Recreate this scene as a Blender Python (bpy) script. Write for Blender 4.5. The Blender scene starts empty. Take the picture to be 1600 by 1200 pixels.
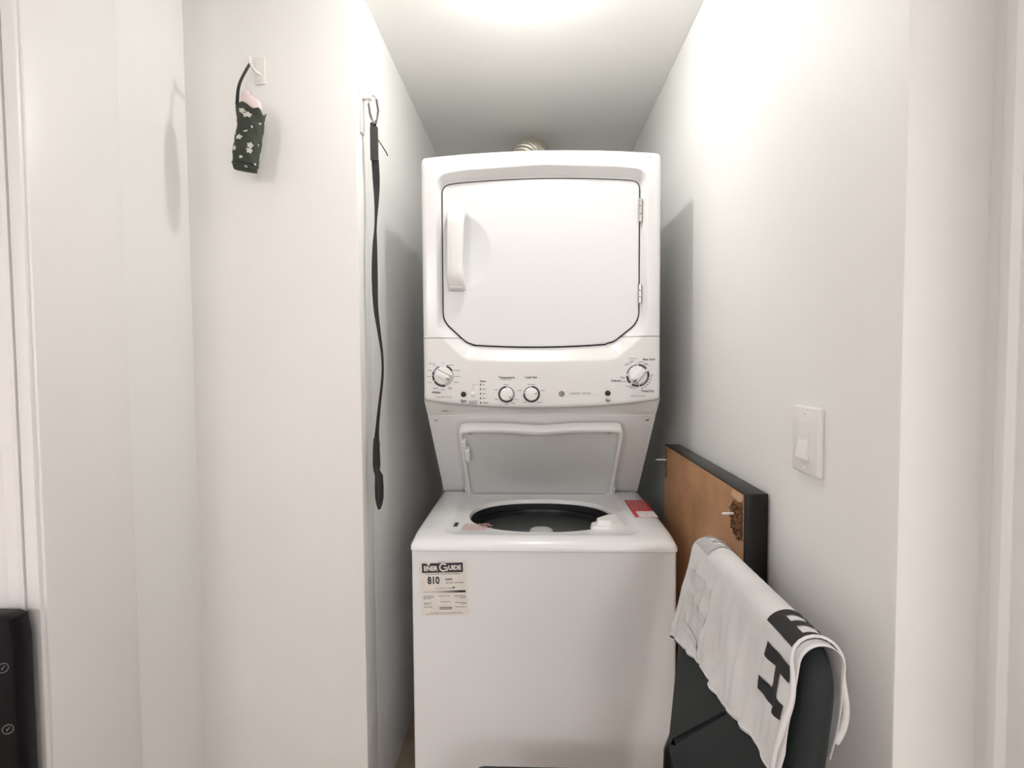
import bpy, bmesh, math, random
from mathutils import Matrix, Vector
random.seed(7)
scene = bpy.context.scene
COL = scene.collection
PI = math.pi
def R(a): return math.radians(a)

# ------------------------------------------------------------------ camera
cam_data = bpy.data.cameras.new('camera')
cam_data.sensor_width = 36.0
cam_data.lens = 828.0 / 1600.0 * 36.0
cam_data.clip_start = 0.01
cam = bpy.data.objects.new('camera', cam_data)
COL.objects.link(cam)
cam.matrix_world = (Matrix.Translation((0, 0, 1.33)) @ Matrix.Rotation(R(2.2), 4, 'Z')
                    @ Matrix.Rotation(R(90 - 2.4), 4, 'X') @ Matrix.Rotation(R(-0.38), 4, 'Z'))
scene.camera = cam

# ------------------------------------------------------------------ world, exposure, light levels
world = bpy.data.worlds.new('world'); scene.world = world
world.use_nodes = True
world.node_tree.nodes['Background'].inputs[0].default_value = (0.9, 1.0, 0.93, 1)
world.node_tree.nodes['Background'].inputs[1].default_value = 0.05
CLOSET_LAMP = 245.0       # emission strength of the closet globe
HALL_FILL = 22.0         # emission strength of the two added hall fill globes
scene.view_settings.view_transform = 'Standard'
scene.view_settings.look = 'None'
scene.view_settings.gamma = 1.0
scene.view_settings.use_curve_mapping = False
scene.view_settings.exposure = 0.0

# ------------------------------------------------------------------ materials
MATS = {}
def mat(name, col, rough=0.5, metal=0.0, bump=0.0, bscale=200.0, var=0.0, vscale=3.0, emit=None, spec=0.5, coat=0.0, alpha=None):
    if name in MATS: return MATS[name]
    m = bpy.data.materials.new(name); m.use_nodes = True
    nt = m.node_tree; b = nt.nodes['Principled BSDF']
    b.inputs['Base Color'].default_value = (*col, 1)
    b.inputs['Roughness'].default_value = rough
    b.inputs['Metallic'].default_value = metal
    b.inputs['Specular IOR Level'].default_value = spec
    b.inputs['Coat Weight'].default_value = coat
    tc = None
    if bump or var:
        tc = nt.nodes.new('ShaderNodeTexCoord')
    if var:
        n = nt.nodes.new('ShaderNodeTexNoise'); n.inputs['Scale'].default_value = vscale; n.inputs['Detail'].default_value = 4
        nt.links.new(tc.outputs['Object'], n.inputs['Vector'])
        r = nt.nodes.new('ShaderNodeMapRange')
        r.inputs[1].default_value = 0.3; r.inputs[2].default_value = 0.7
        r.inputs[3].default_value = 1 - var; r.inputs[4].default_value = 1 + var
        nt.links.new(n.outputs['Fac'], r.inputs[0])
        mx = nt.nodes.new('ShaderNodeMix'); mx.data_type = 'RGBA'; mx.blend_type = 'MULTIPLY'
        mx.inputs[0].default_value = 1.0
        mx.inputs[6].default_value = (*col, 1)
        nt.links.new(r.outputs[0], mx.inputs[7])
        nt.links.new(mx.outputs[2], b.inputs['Base Color'])
    if bump:
        n2 = nt.nodes.new('ShaderNodeTexNoise'); n2.inputs['Scale'].default_value = bscale; n2.inputs['Detail'].default_value = 3
        nt.links.new(tc.outputs['Object'], n2.inputs['Vector'])
        bp = nt.nodes.new('ShaderNodeBump'); bp.inputs['Strength'].default_value = bump; bp.inputs['Distance'].default_value = 0.002
        nt.links.new(n2.outputs['Fac'], bp.inputs['Height'])
        nt.links.new(bp.outputs['Normal'], b.inputs['Normal'])
    if emit:
        b.inputs['Emission Color'].default_value = (*emit[0], 1)
        b.inputs['Emission Strength'].default_value = emit[1]
    if alpha is not None:
        b.inputs['Alpha'].default_value = alpha
    MATS[name] = m
    return m

M_wall = mat('wall_paint', (0.892, 0.897, 0.874), 0.55, bump=0.06, bscale=260, var=0.012, vscale=2.0)
M_ceil = mat('ceiling_paint', (0.905, 0.905, 0.88), 0.8, bump=0.08, bscale=300)
M_trim = mat('trim_paint', (0.90, 0.895, 0.885), 0.35, bump=0.03, bscale=60)
M_floor = mat('floor_laminate', (0.42, 0.33, 0.25), 0.45, var=0.15, vscale=6)
M_enamel = mat('white_enamel', (0.86, 0.87, 0.87), 0.22, spec=0.5)
M_enamel_tex = mat('white_cabinet_paint', (0.84, 0.855, 0.86), 0.38, bump=0.03, bscale=500)
M_plastic = mat('white_plastic', (0.86, 0.87, 0.86), 0.32)
M_panel = mat('control_panel_plastic', (0.83, 0.84, 0.83), 0.3)
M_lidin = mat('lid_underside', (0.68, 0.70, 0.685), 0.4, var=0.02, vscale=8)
M_ink = mat('dark_ink', (0.035, 0.035, 0.04), 0.5)
M_greyink = mat('grey_ink', (0.22, 0.22, 0.23), 0.5)
M_blueink = mat('blue_ink', (0.10, 0.11, 0.28), 0.5)
M_black = mat('black_plastic', (0.012, 0.012, 0.013), 0.35)
M_gasket = mat('dark_gasket', (0.02, 0.02, 0.025), 0.8)
M_steel = mat('steel', (0.62, 0.62, 0.60), 0.3, metal=1.0)
M_foil = mat('foil_duct', (0.58, 0.55, 0.48), 0.18, metal=1.0, bump=0.3, bscale=120)
M_basket = mat('grey_basket', (0.10, 0.11, 0.11), 0.35, bump=0.05, bscale=80)
M_tubring = mat('dark_tub_ring', (0.02, 0.022, 0.024), 0.35)
M_label = mat('label_paper', (0.82, 0.79, 0.745), 0.6, var=0.04, vscale=40)
M_red = mat('red_print', (0.62, 0.03, 0.05), 0.4)
M_redpale = mat('pale_red_print', (0.78, 0.42, 0.40), 0.5)
M_whitepaper = mat('white_paper', (0.85, 0.80, 0.79), 0.5)
M_boardblack = mat('black_board_edge', (0.004, 0.004, 0.004), 0.28, spec=0.35)
M_peg = mat('white_peg', (0.85, 0.83, 0.80), 0.4)
M_cloth = mat('white_cloth', (0.74, 0.735, 0.73), 0.85, bump=0.12, bscale=900, var=0.05, vscale=14)
M_clothgrey = mat('show_through_print', (0.50, 0.495, 0.485), 0.9)
M_clothink = mat('black_cloth_print', (0.012, 0.012, 0.013), 0.7)
M_chair = mat('black_chair_fabric', (0.012, 0.018, 0.019), 0.75, bump=0.2, bscale=700)
M_strap = mat('black_webbing', (0.012, 0.013, 0.012), 0.6, bump=0.3, bscale=900)
M_green = mat('dark_green_fabric', (0.038, 0.046, 0.032), 0.7, bump=0.25, bscale=160, var=0.25, vscale=40)
M_petal = mat('white_blossom_print', (0.62, 0.63, 0.57), 0.7)
M_pink = mat('pale_pink_lining', (0.80, 0.68, 0.68), 0.8)
M_globe = mat('lit_globe_glass', (0.9, 0.9, 0.88), 0.4, emit=((1.0, 0.968, 0.94), CLOSET_LAMP))
M_hallfill = mat('hall_fill_glow', (0.9, 0.9, 0.88), 0.4, emit=((1.0, 0.945, 0.965), HALL_FILL))
M_switch = mat('switch_plastic', (0.90, 0.89, 0.87), 0.3)
M_casegrey = mat('grey_emblem', (0.20, 0.21, 0.20), 0.45)
M_case = mat('glossy_black_case', (0.004, 0.004, 0.006), 0.45, spec=0.2)

# brown fibre board with scuffed, darker torn streaks along the top
def fibre():
    m = bpy.data.materials.new('brown_fibreboard'); m.use_nodes = True
    nt = m.node_tree; b = nt.nodes['Principled BSDF']; b.inputs['Roughness'].default_value = 0.6
    tc = nt.nodes.new('ShaderNodeTexCoord')
    mp = nt.nodes.new('ShaderNodeMapping'); mp.inputs['Scale'].default_value = (1, 0.7, 1.0)
    nt.links.new(tc.outputs['Object'], mp.inputs['Vector'])
    n = nt.nodes.new('ShaderNodeTexNoise'); n.inputs['Scale'].default_value = 7; n.inputs['Detail'].default_value = 8
    nt.links.new(mp.outputs['Vector'], n.inputs['Vector'])
    r = nt.nodes.new('ShaderNodeValToRGB')
    r.color_ramp.elements[0].position = 0.30; r.color_ramp.elements[0].color = (0.36, 0.18, 0.08, 1)
    r.color_ramp.elements[1].position = 0.62; r.color_ramp.elements[1].color = (0.56, 0.315, 0.16, 1)
    nt.links.new(n.outputs['Fac'], r.inputs['Fac'])
    nt.links.new(r.outputs['Color'], b.inputs['Base Color'])
    bp = nt.nodes.new('ShaderNodeBump'); bp.inputs['Strength'].default_value = 0.2; bp.inputs['Distance'].default_value = 0.002
    nt.links.new(n.outputs['Fac'], bp.inputs['Height']); nt.links.new(bp.outputs['Normal'], b.inputs['Normal'])
    return m
M_fibre = fibre()
M_torn = mat('torn_paper_fibres', (0.30, 0.165, 0.085), 0.8, var=0.75, vscale=170, bump=0.8, bscale=300)
M_torntape = mat('pale_torn_paper', (0.66, 0.42, 0.26), 0.5)

# EnerGuide scale: white to black from left to right
def gradient_mat(x0, x1):
    m = bpy.data.materials.new('scale_gradient'); m.use_nodes = True
    nt = m.node_tree; b = nt.nodes['Principled BSDF']; b.inputs['Roughness'].default_value = 0.6
    tc = nt.nodes.new('ShaderNodeTexCoord'); sp = nt.nodes.new('ShaderNodeSeparateXYZ')
    nt.links.new(tc.outputs['Object'], sp.inputs[0])
    mr = nt.nodes.new('ShaderNodeMapRange'); mr.inputs[1].default_value = x0; mr.inputs[2].default_value = x1
    nt.links.new(sp.outputs[0], mr.inputs[0])
    r = nt.nodes.new('ShaderNodeValToRGB')
    r.color_ramp.elements[0].color = (0.72, 0.68, 0.62, 1); r.color_ramp.elements[0].position = 0.2
    r.color_ramp.elements[1].color = (0.015, 0.012, 0.012, 1); r.color_ramp.elements[1].position = 0.85
    nt.links.new(mr.outputs[0], r.inputs['Fac']); nt.links.new(r.outputs['Color'], b.inputs['Base Color'])
    return m

# ------------------------------------------------------------------ mesh helpers
def link(o, parent=None):
    COL.objects.link(o)
    if parent is not None:
        o.parent = parent
        loc = Vector(parent.get('origin', (0, 0, 0)))
        if parent.type == 'EMPTY': o.matrix_parent_inverse = Matrix.Translation(-loc)
    return o
def finish(me, smooth, angle=32):
    if smooth:
        for p in me.polygons: p.use_smooth = True
        me.set_sharp_from_angle(angle=R(angle))
def tag(o, label=None, cat=None, group=None, kind=None):
    if label: o['label'] = label
    if cat: o['category'] = cat
    if group: o['group'] = group
    if kind: o['kind'] = kind
    return o
def empty(name, loc, label, cat, group=None):
    o = bpy.data.objects.new(name, None); o.empty_display_size = 0.05
    o.location = loc; o['origin'] = tuple(loc)
    COL.objects.link(o)
    return tag(o, label, cat, group)

class MB:
    def __init__(s): s.bm = bmesh.new()
    def faces(s, verts, faces):
        vs = [s.bm.verts.new(v) for v in verts]
        for f in faces:
            try: s.bm.faces.new([vs[i] for i in f])
            except ValueError: pass
        return vs
    def box(s, x0, x1, y0, y1, z0, z1, r=0.0, seg=2, M=None):
        m = Matrix.Translation(((x0 + x1) / 2, (y0 + y1) / 2, (z0 + z1) / 2)) @ Matrix.Diagonal((x1 - x0, y1 - y0, z1 - z0, 1))
        res = bmesh.ops.create_cube(s.bm, size=1.0, matrix=m)
        vs = res['verts']
        if r > 0:
            es = list({e for v in vs for e in v.link_edges})
            res = bmesh.ops.bevel(s.bm, geom=es, offset=r, segments=seg, profile=0.5, affect='EDGES')
            vs = list({v for f in res['faces'] for v in f.verts} | {v for v in vs if v.is_valid})
        if M is not None: bmesh.ops.transform(s.bm, matrix=M, verts=vs)
        return s
    def grid(s, rows, close_u=False, close_v=False):
        n = len(rows[0]); vs = [[s.bm.verts.new(p) for p in r] for r in rows]
        nr = len(rows)
        for i in range(nr if close_v else nr - 1):
            a, b = vs[i], vs[(i + 1) % nr]
            for j in range(n if close_u else n - 1):
                k = (j + 1) % n
                try: s.bm.faces.new((a[j], a[k], b[k], b[j]))
                except ValueError: pass
        return vs
    def cap(s, ring):
        try: s.bm.faces.new(ring)
        except ValueError: pass
    def lathe(s, prof, o, axis='Z', n=32, capend=True):
        # prof: list of (radius, height) ; axis Z up, Y out towards the viewer (-Y), or X towards -X
        rows = []
        for r, h in prof:
            row = []
            for k in range(n):
                a = 2 * PI * k / n; c, d = r * math.cos(a), r * math.sin(a)
                if axis == 'Z': p = (o[0] + c, o[1] + d, o[2] + h)
                elif axis == 'Y': p = (o[0] + c, o[1] - h, o[2] + d)
                else: p = (o[0] - h, o[1] + c, o[2] + d)
                row.append(p)
            rows.append(row)
        vs = s.grid(rows, close_u=True)
        if capend: s.cap(vs[-1]); s.cap(list(reversed(vs[0])))
        return s
    def tube(s, pts, rad, n=10, caps=True):
        rows = []; prev = None
        pts = [Vector(p) for p in pts]
        for i, p in enumerate(pts):
            t = (pts[min(i + 1, len(pts) - 1)] - pts[max(i - 1, 0)]).normalized()
            if prev is None:
                up = Vector((0, 0, 1)) if abs(t.z) < 0.9 else Vector((1, 0, 0))
                a = t.cross(up).normalized()
            else:
                a = (prev - t * prev.dot(t)).normalized()
            prev = a; b = t.cross(a)
            r = rad[i] if isinstance(rad, (list, tuple)) else rad
            rows.append([p + (a * math.cos(2 * PI * k / n) + b * math.sin(2 * PI * k / n)) * r for k in range(n)])
        vs = s.grid(rows, close_u=True)
        if caps: s.cap(vs[-1]); s.cap(list(reversed(vs[0])))
        return s
    def build(s, name, m, parent=None, smooth=True, angle=32, recalc=True, label=None):
        if recalc: bmesh.ops.recalc_face_normals(s.bm, faces=s.bm.faces[:])
        me = bpy.data.meshes.new(name); s.bm.to_mesh(me); s.bm.free()
        me.materials.append(m); finish(me, smooth, angle)
        o = bpy.data.objects.new(name, me)
        link(o, parent)
        if label: o['label'] = label
        return o

def round_poly(pts, n=8):
    """pts: (x, y, corner radius). Returns a dense closed polyline with filleted corners."""
    out = []; N = len(pts)
    for i in range(N):
        p0 = Vector(pts[i - 1][:2]); p = Vector(pts[i][:2]); p1 = Vector(pts[(i + 1) % N][:2]); r = pts[i][2]
        if r <= 0: out.append(p); continue
        a = (p0 - p).normalized(); b = (p1 - p).normalized()
        ang = a.angle(b); t = min(r / math.tan(ang / 2), (p0 - p).length * 0.49, (p1 - p).length * 0.49)
        A = p + a * t; B = p + b * t
        for k in range(n + 1):
            u = k / n
            out.append(A * (1 - u) ** 2 + p * 2 * u * (1 - u) + B * u * u)
    return out
def arc_between(p, q, sag, n=12):
    """points from p to q (excl. q) bulging by sag to the left normal"""
    p = Vector(p); q = Vector(q); d = q - p; nrm = Vector((-d.y, d.x)).normalized(); L = []
    for k in range(n):
        u = k / n; L.append(p + d * u + nrm * sag * 4 * u * (1 - u))
    return L
def radial(poly, c, n):
    """resample a star-shaped polygon on n rays round c"""
    c = Vector(c); out = []
    for k in range(n):
        a = 2 * PI * (k + 0.5) / n; d = Vector((math.cos(a), math.sin(a))); best = None
        for i in range(len(poly)):
            p = poly[i] - c; e = poly[(i + 1) % len(poly)] - poly[i]
            den = d.x * e.y - d.y * e.x
            if abs(den) < 1e-12: continue
            t = (p.x * e.y - p.y * e.x) / den; u = (p.x * d.y - p.y * d.x) / den
            if t > 0 and -1e-6 <= u <= 1 + 1e-6 and (best is None or t > best): best = t
        out.append(c + d * best)
    return out
def inset(pts, d):
    """inset a radially sampled ring by d along its local normal"""
    n = len(pts); out = []
    for i in range(n):
        t = (pts[(i + 1) % n] - pts[i - 1]).normalized()
        out.append(pts[i] + Vector((-t.y, t.x)) * d)
    return out

def shrink(pts, d):
    """inset a rectangle-like ring by d on every side"""
    xs = [p.x for p in pts]; ys = [p.y for p in pts]
    cx, cy = (min(xs) + max(xs)) / 2, (min(ys) + max(ys)) / 2; hx, hy = (max(xs) - min(xs)) / 2, (max(ys) - min(ys)) / 2
    return [Vector((cx + (p.x - cx) * (hx - d) / hx, cy + (p.y - cy) * (hy - d) / hy)) for p in pts]

# text -> flat mesh triangles
def text_geo(txt, size, bold=0.0, align='CENTER', xs=1.0):
    cu = bpy.data.curves.new('t', 'FONT'); cu.body = txt; cu.size = size; cu.offset = bold * size
    cu.align_x = align; cu.align_y = 'CENTER'; cu.resolution_u = 3
    o = bpy.data.objects.new('t', cu); COL.objects.link(o)
    bpy.context.view_layer.update()
    me = bpy.data.meshes.new_from_object(o)
    vs = [(v.co.x * xs, v.co.y) for v in me.vertices]; fs = [tuple(p.vertices) for p in me.polygons]
    bpy.data.objects.remove(o); bpy.data.meshes.remove(me); bpy.data.curves.remove(cu)
    return vs, fs
class Print:
    """flat print on a plane: origin o, axes ax, ay"""
    def __init__(s, o, ax, ay): s.o = Vector(o); s.ax = Vector(ax).normalized(); s.ay = Vector(ay).normalized(); s.mb = MB()
    def p(s, x, y): return s.o + s.ax * x + s.ay * y
    def text(s, t, x, y, size, bold=0.0, align='CENTER', xs=1.0):
        vs, fs = text_geo(t, size, bold, align, xs); s.mb.faces([s.p(x + a, y + b) for a, b in vs], fs); return s
    def rect(s, x0, x1, y0, y1): s.mb.faces([s.p(x0, y0), s.p(x1, y0), s.p(x1, y1), s.p(x0, y1)], [(0, 1, 2, 3)]); return s
    def poly(s, pts): s.mb.faces([s.p(*q) for q in pts], [tuple(range(len(pts)))]); return s
    def arc(s, x, y, r0, r1, a0, a1, n=24):
        vs = []; fs = []
        for k in range(n + 1):
            a = R(a0 + (a1 - a0) * k / n); vs += [s.p(x + r0 * math.cos(a), y + r0 * math.sin(a)), s.p(x + r1 * math.cos(a), y + r1 * math.sin(a))]
        for k in range(n): fs.append((2 * k, 2 * k + 1, 2 * k + 3, 2 * k + 2))
        s.mb.faces(vs, fs); return s
    def build(s, name, m, parent): return s.mb.build(name, m, parent, smooth=False, recalc=False)

# ------------------------------------------------------------------ the setting
ZC = 2.33
XL, XR = -0.457, 0.48          # alcove side walls
YB = 2.62                      # alcove back wall
YF = 1.397                     # wall beside the alcove, facing the camera
XA = -0.913                    # left wall of the closet
YJ = 0.94                      # left end of the closet opening
YE = 0.708                     # right wall ends here
def struct(name, boxes, m, label, r=0.0):
    mb = MB()
    for b in boxes: mb.box(*b, r=r)
    o = mb.build(name, m, smooth=r > 0)
    return tag(o, label, None, kind='structure')
struct('floor', [(-2.2, 1.8, -4.6, 2.7, -0.1, 0.0)], M_floor, 'brown laminate floor of the closet and hall')
struct('ceiling', [(-2.2, 1.8, -4.6, 2.7, ZC, ZC + 0.1)], M_ceil, 'flat off white ceiling above the laundry alcove')
struct('wall_back', [(-0.7, 0.7, YB, YB + 0.1, 0, ZC)], M_wall, 'off white wall behind the stacked washer and dryer')
struct('wall_alcove_left', [(XL - 0.12, XL, YF + 0.098, YB + 0.05, 0, ZC)], M_wall, 'white wall left of the stacked washer and dryer')
struct('wall_partition', [(XA - 0.1, XL, YF, YF + 0.1, 0, ZC)], M_wall, 'grey white wall facing the camera where the green pouch hangs', r=0.004)
struct('wall_right', [(XR, XR + 0.11, YE, YB + 0.05, 0, ZC)], M_wall, 'long white wall with the light switch', r=0.004)
struct('wall_left', [(XA - 0.1, XA, 1.16, YF + 0.05, 0, ZC)], M_wall, 'narrow white wall left of the hanging green pouch')
# left door jamb: a flat board a little proud of the wall, its rounded edge catches the light
o = struct('trim_1', [(XA - 0.10, XA + 0.003, YJ, 1.163, 0, ZC)], M_trim, 'smooth white door jamb board on the left', r=0.003)
# left casing: narrow reveal, a dark caulk crack and the moulded casing
o = struct('trim_2', [(XA - 0.028, XA - 0.003, YJ - 0.008, YJ + 0.02, 0, ZC)], M_trim, 'narrow stop bead beside the left door casing', r=0.002)
mb = MB()
prof = [(-0.0305, 0.012), (-0.0305, -0.010), (-0.036, -0.0135), (-0.056, -0.0145), (-0.062, -0.019), (-0.068, -0.0215), (-0.098, -0.0225), (-0.104, -0.018), (-0.104, 0.012)]
mb.grid([[(XA + x, YJ + y, z) for x, y in prof] for z in (0, ZC)])
tag(mb.build('trim_3', M_trim, angle=20), 'moulded white door casing at the far left', kind='structure')
struct('wall_hall_left', [(-2.2, XA - 0.03, YJ, YJ + 0.1, 0, ZC)], M_wall, 'hall wall left of the closet opening')
# right side: wall end with a jamb strip turning towards the camera
struct('trim_4', [(XR + 0.105, XR + 0.125, 0.30, YE + 0.012, 0, ZC)], M_trim, 'white jamb board turning towards the hall on the right', r=0.002)
mb = MB()
prof = [(0.106, 0.020), (0.100, 0.022), (0.097, 0.030), (0.097, 0.040), (0.103, 0.047), (0.106, 0.047)]
mb.grid([[(XR + x, YE - y, z) for x, y in prof] for z in (0, ZC)])
tag(mb.build('trim_5', M_trim, angle=25), 'thin vertical stop bead on the right jamb', kind='structure')
struct('wall_hall_right', [(XR + 0.12, 1.8, 0.30, 0.42, 0, ZC)], M_wall, 'hall wall right of the closet opening')
struct('wall_hall_back', [(-2.2, 1.8, -4.6, -4.5, 0, ZC)], M_wall, 'hall wall behind the camera')
struct('wall_hall_end', [(-2.3, -2.2, -4.5, 1.0, 0, ZC)], M_wall, 'far left end wall of the hall')
struct('wall_hall_side', [(1.8, 1.9, -4.5, 0.5, 0, ZC)], M_wall, 'far right end wall of the hall')

# closet lamp, and two unseen globes added in the hall as fill light
def light_globe(x, y, r, drop, m, label):
    t = empty('ceiling_lamp_or_fill', (x, y, ZC), label, 'lamp')
    mb = MB(); mb.lathe([(0.07, 0), (0.07, -0.008), (0.055, -0.016), (0.016, -0.020), (0.016, -(drop - r * 0.85))], (x, y, ZC)); mb.build('canopy', M_switch, t)
    mb = MB(); prof = []
    for k in range(1, 16):
        a = PI * k / 16; prof.append((r * math.sin(a), -drop + r * math.cos(a)))
    mb.lathe(prof, (x, y, ZC), n=32); mb.build('globe', m, t, angle=60)
    return t
light_globe(-0.01, 1.30, 0.030, 0.080, M_globe, 'small lit globe lamp on the closet ceiling')
light_globe(-1.3, -2.2, 0.24, 0.30, M_hallfill, 'large unseen fill globe added at the hall ceiling, left of the camera')
light_globe(0.95, -2.2, 0.24, 0.30, M_hallfill, 'large unseen fill globe added at the hall ceiling, right of the camera')

# ------------------------------------------------------------------ laundry centre
CX = 0.025
X0, X1 = -0.318, 0.368
YD = 1.535                     # dryer front plane
LC = empty('laundry_center', (CX, 1.72, 0.0), 'white stacked washer and dryer in the alcove, washer lid raised', 'washer dryer')

# washer body
cab = round_poly([(X1, 1.352, 0.010), (X1, 2.10, 0.004), (X0, 2.10, 0.004), (X0, 1.352, 0.010)], 6)
mb = MB(); cin = [Vector((CX + (p.x - CX) * 0.99, 1.73 + (p.y - 1.73) * 0.99)) for p in cab]
v = mb.grid([[(p.x, p.y, z) for p in q] for q, z in ((cin, 0.06), (cin, 0.8385), (cab, 0.8385), (cab, 0.025))], close_u=True); mb.cap(v[3]); mb.cap(v[0]); mb.build('washer_cabinet', M_enamel_tex, LC)
mb = MB()
mb.box(X0 + 0.02, X1 - 0.02, 1.40, 2.08, 0.0, 0.03); mb.build('base', M_black, LC, smooth=False)

# worktop with its round opening and shallow lid recess
NR = 288
wc = (CX, 1.592)
def rect_poly(x0, x1, y0, y1, r, front_sag=0.0):
    pts = [(x1, y0, r), (x1, y1, 0.006), (x0, y1, 0.006), (x0, y0, r)]
    return round_poly(pts, 8)
outer = radial(rect_poly(X0 - 0.002, X1 + 0.002, 1.343, 1.862, 0.014), wc, NR)
open_ = []
for k in range(NR):
    a = 2 * PI * (k + 0.5) / NR; ca, sa = math.cos(a), math.sin(a); p = 2.35
    rr = (abs(ca / 0.213) ** p + abs(sa / 0.167) ** p) ** (-1 / p)
    open_.append(Vector((wc[0] + ca * rr, wc[1] + sa * rr)))
rec = radial(round_poly([(0.283, 1.398, 0.05), (0.272, 1.838, 0.01), (-0.222, 1.838, 0.01), (-0.238, 1.398, 0.05)], 8), wc, NR)
def ztop(y): return 0.876 - (0.012 * ((1.45 - y) / 0.107) ** 2 if y < 1.45 else 0.0)
def zlow(y): return 0.869 - (0.006 * ((1.45 - y) / 0.107) ** 2 if y < 1.45 else 0.0)
mb = MB()
def lift(ring, f): return [(p.x, p.y, f(p.y)) for p in ring]
in2 = inset(open_, -0.004); in3 = inset(open_, -0.010)
rows = [lift(open_, lambda y: 0.855), lift(open_, lambda y: zlow(y) - 0.007), lift(in2, lambda y: zlow(y) - 0.001), lift(in3, zlow),
        lift(shrink(rec, 0.003), zlow), lift(rec, lambda y: zlow(y) + 0.0015), lift(shrink(rec, -0.008), lambda y: ztop(y) - 0.0015), lift(shrink(rec, -0.014), ztop)]
# outer part of the top, rounded over its edge
for d, dz in ((0.030, 0), (0.016, 0.0015), (0.008, 0.0045), (0.003, 0.009), (0.0, 0.015)):
    rows.append(lift(shrink(outer, d), lambda y, dz=dz: ztop(y) - dz))
rows += [lift(outer, lambda y: 0.8425), lift(shrink(outer, 0.003), lambda y: 0.8405), lift(shrink(outer, 0.02), lambda y: 0.8405)]
mb.grid(rows, close_u=True)
top = mb.build('worktop', M_enamel, LC, angle=40)

# tub, basket and agitator
tc = (CX, 1.592, 0.0)
mb = MB(); mb.lathe([(0.2325, 0.79), (0.2325, 0.828), (0.228, 0.832), (0.222, 0.828), (0.219, 0.81), (0.221, 0.785)], tc, n=64, capend=False)
mb.grid([[(p.x, p.y, 0.8552) for p in inset(open_, -0.008)], [(p.x, p.y, 0.854) for p in open_], [(p.x, p.y, 0.835) for p in inset(open_, -0.002)],
         [(CX + 0.2315 * math.cos(2 * PI * (k + 0.5) / NR), 1.592 + 0.2315 * math.sin(2 * PI * (k + 0.5) / NR), 0.828) for k in range(NR)]], close_u=True)
mb.build('tub_ring', M_tubring, LC, angle=50)
mb = MB(); mb.lathe([(0.226, 0.806), (0.219, 0.802), (0.212, 0.79), (0.212, 0.765), (0.220, 0.755), (0.220, 0.70), (0.215, 0.692), (0.220, 0.684), (0.220, 0.46), (0.205, 0.43), (0.08, 0.42)], tc, n=64, capend=True)
bk = mb.build('basket', M_basket, LC, angle=40)
mb = MB(); mb.lathe([(0.11, 0.42), (0.075, 0.47), (0.055, 0.60), (0.045, 0.74), (0.043, 0.79), (0.040, 0.807), (0.033, 0.820), (0.018, 0.824), (0.004, 0.825)], tc, n=40)
for k in range(4):
    a = PI / 4 + k * PI / 2
    Mx = Matrix.Translation((CX, 1.592, 0)) @ Matrix.Rotation(a, 4, 'Z')
    mb.box(0.03, 0.13, -0.006, 0.006, 0.42, 0.62, r=0.003, M=Mx)
mb.build('agitator', mat('agitator_plastic', (0.62, 0.62, 0.62), 0.35), LC, angle=40)

# bleach dispenser on the front right of the opening
mb = MB()
def plate(pts, z0, z1, k):
    c = Vector((sum(p[0] for p in pts) / len(pts), sum(p[1] for p in pts) / len(pts)))
    lo = [(p[0], p[1], z0) for p in pts]; hi = [(c.x + (p[0] - c.x) * k, c.y + (p[1] - c.y) * k, z1) for p in pts]
    v = mb.grid([lo, hi], close_u=True); mb.cap(v[1])
plate([tuple(p) for p in round_poly([(0.160, 1.448, 0.012), (0.215, 1.440, 0.02), (0.262, 1.478, 0.012), (0.246, 1.540, 0.012), (0.212, 1.530, 0.008), (0.160, 1.478, 0.006)], 5)], 0.864, 0.876, 0.93)
plate([tuple(p) for p in round_poly([(0.176, 1.458, 0.008), (0.214, 1.452, 0.015), (0.250, 1.482, 0.01), (0.238, 1.526, 0.01), (0.214, 1.520, 0.006), (0.176, 1.482, 0.005)], 5)], 0.875, 0.889, 0.88)
mb.build('bleach_dispenser', M_plastic, LC, angle=35)
# lid switch slot
mb = MB(); mb.box(-0.2235, -0.2125, 1.462, 1.497, 0.868, 0.8702); mb.build('lid_switch_slot', M_black, LC, smooth=False)
# warning print lines in the recess
pr = Print((0, 0, 0.8699), (1, 0, 0), (0, 1, 0))
for i, y in enumerate((1.484, 1.472, 1.460, 1.448, 1.436)):
    x = -0.197 + (0.004 if i == 0 else 0.0); words = [0.016, 0.010, 0.018, 0.012, 0.014] if i % 2 else [0.012, 0.018, 0.011, 0.02]
    for w in words:
        pr.rect(x, x + w, y - 0.0028, y + 0.0028); x += w + 0.003
pr.build('warning_print', M_redpale, LC)['kind'] = 'stuff'
# red sticker at the right of the opening
def sticker_q(u, v):  # u 0..1 left-right, v 0..1 front-back
    return (0.297 + 0.066 * u - 0.0 * v, 1.535 + 0.185 * v)
mb = MB(); mb.box(0.297, 0.363, 1.535, 1.725, 0.8755, 0.8765); st = mb.build('sticker', M_red, LC, smooth=False, label='red and white warning sticker on the washer top')
pr = Print((0, 0, 0.8768), (1, 0, 0), (0, 1, 0)); pr.rect(0.309, 0.363, 1.535, 1.597); pr.build('sticker_blank', M_whitepaper, st)
pr = Print((0, 0, 0.8769), (1, 0, 0), (0, 1, 0))
for i in range(7):
    y = 1.712 - i * 0.0155; x = 0.303
    while x < 0.352:
        w = random.uniform(0.006, 0.014); pr.rect(x, min(x + w, 0.357), y - 0.003, y + 0.003); x += w + 0.003
pr.build('sticker_print', M_redpale, st)['kind'] = 'stuff'
pr = Print((0, 0, 0.8770), (1, 0, 0), (0, 1, 0)); pr.rect(0.3345, 0.336, 1.553, 1.570); pr.build('sticker_mark', M_red, st)

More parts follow.
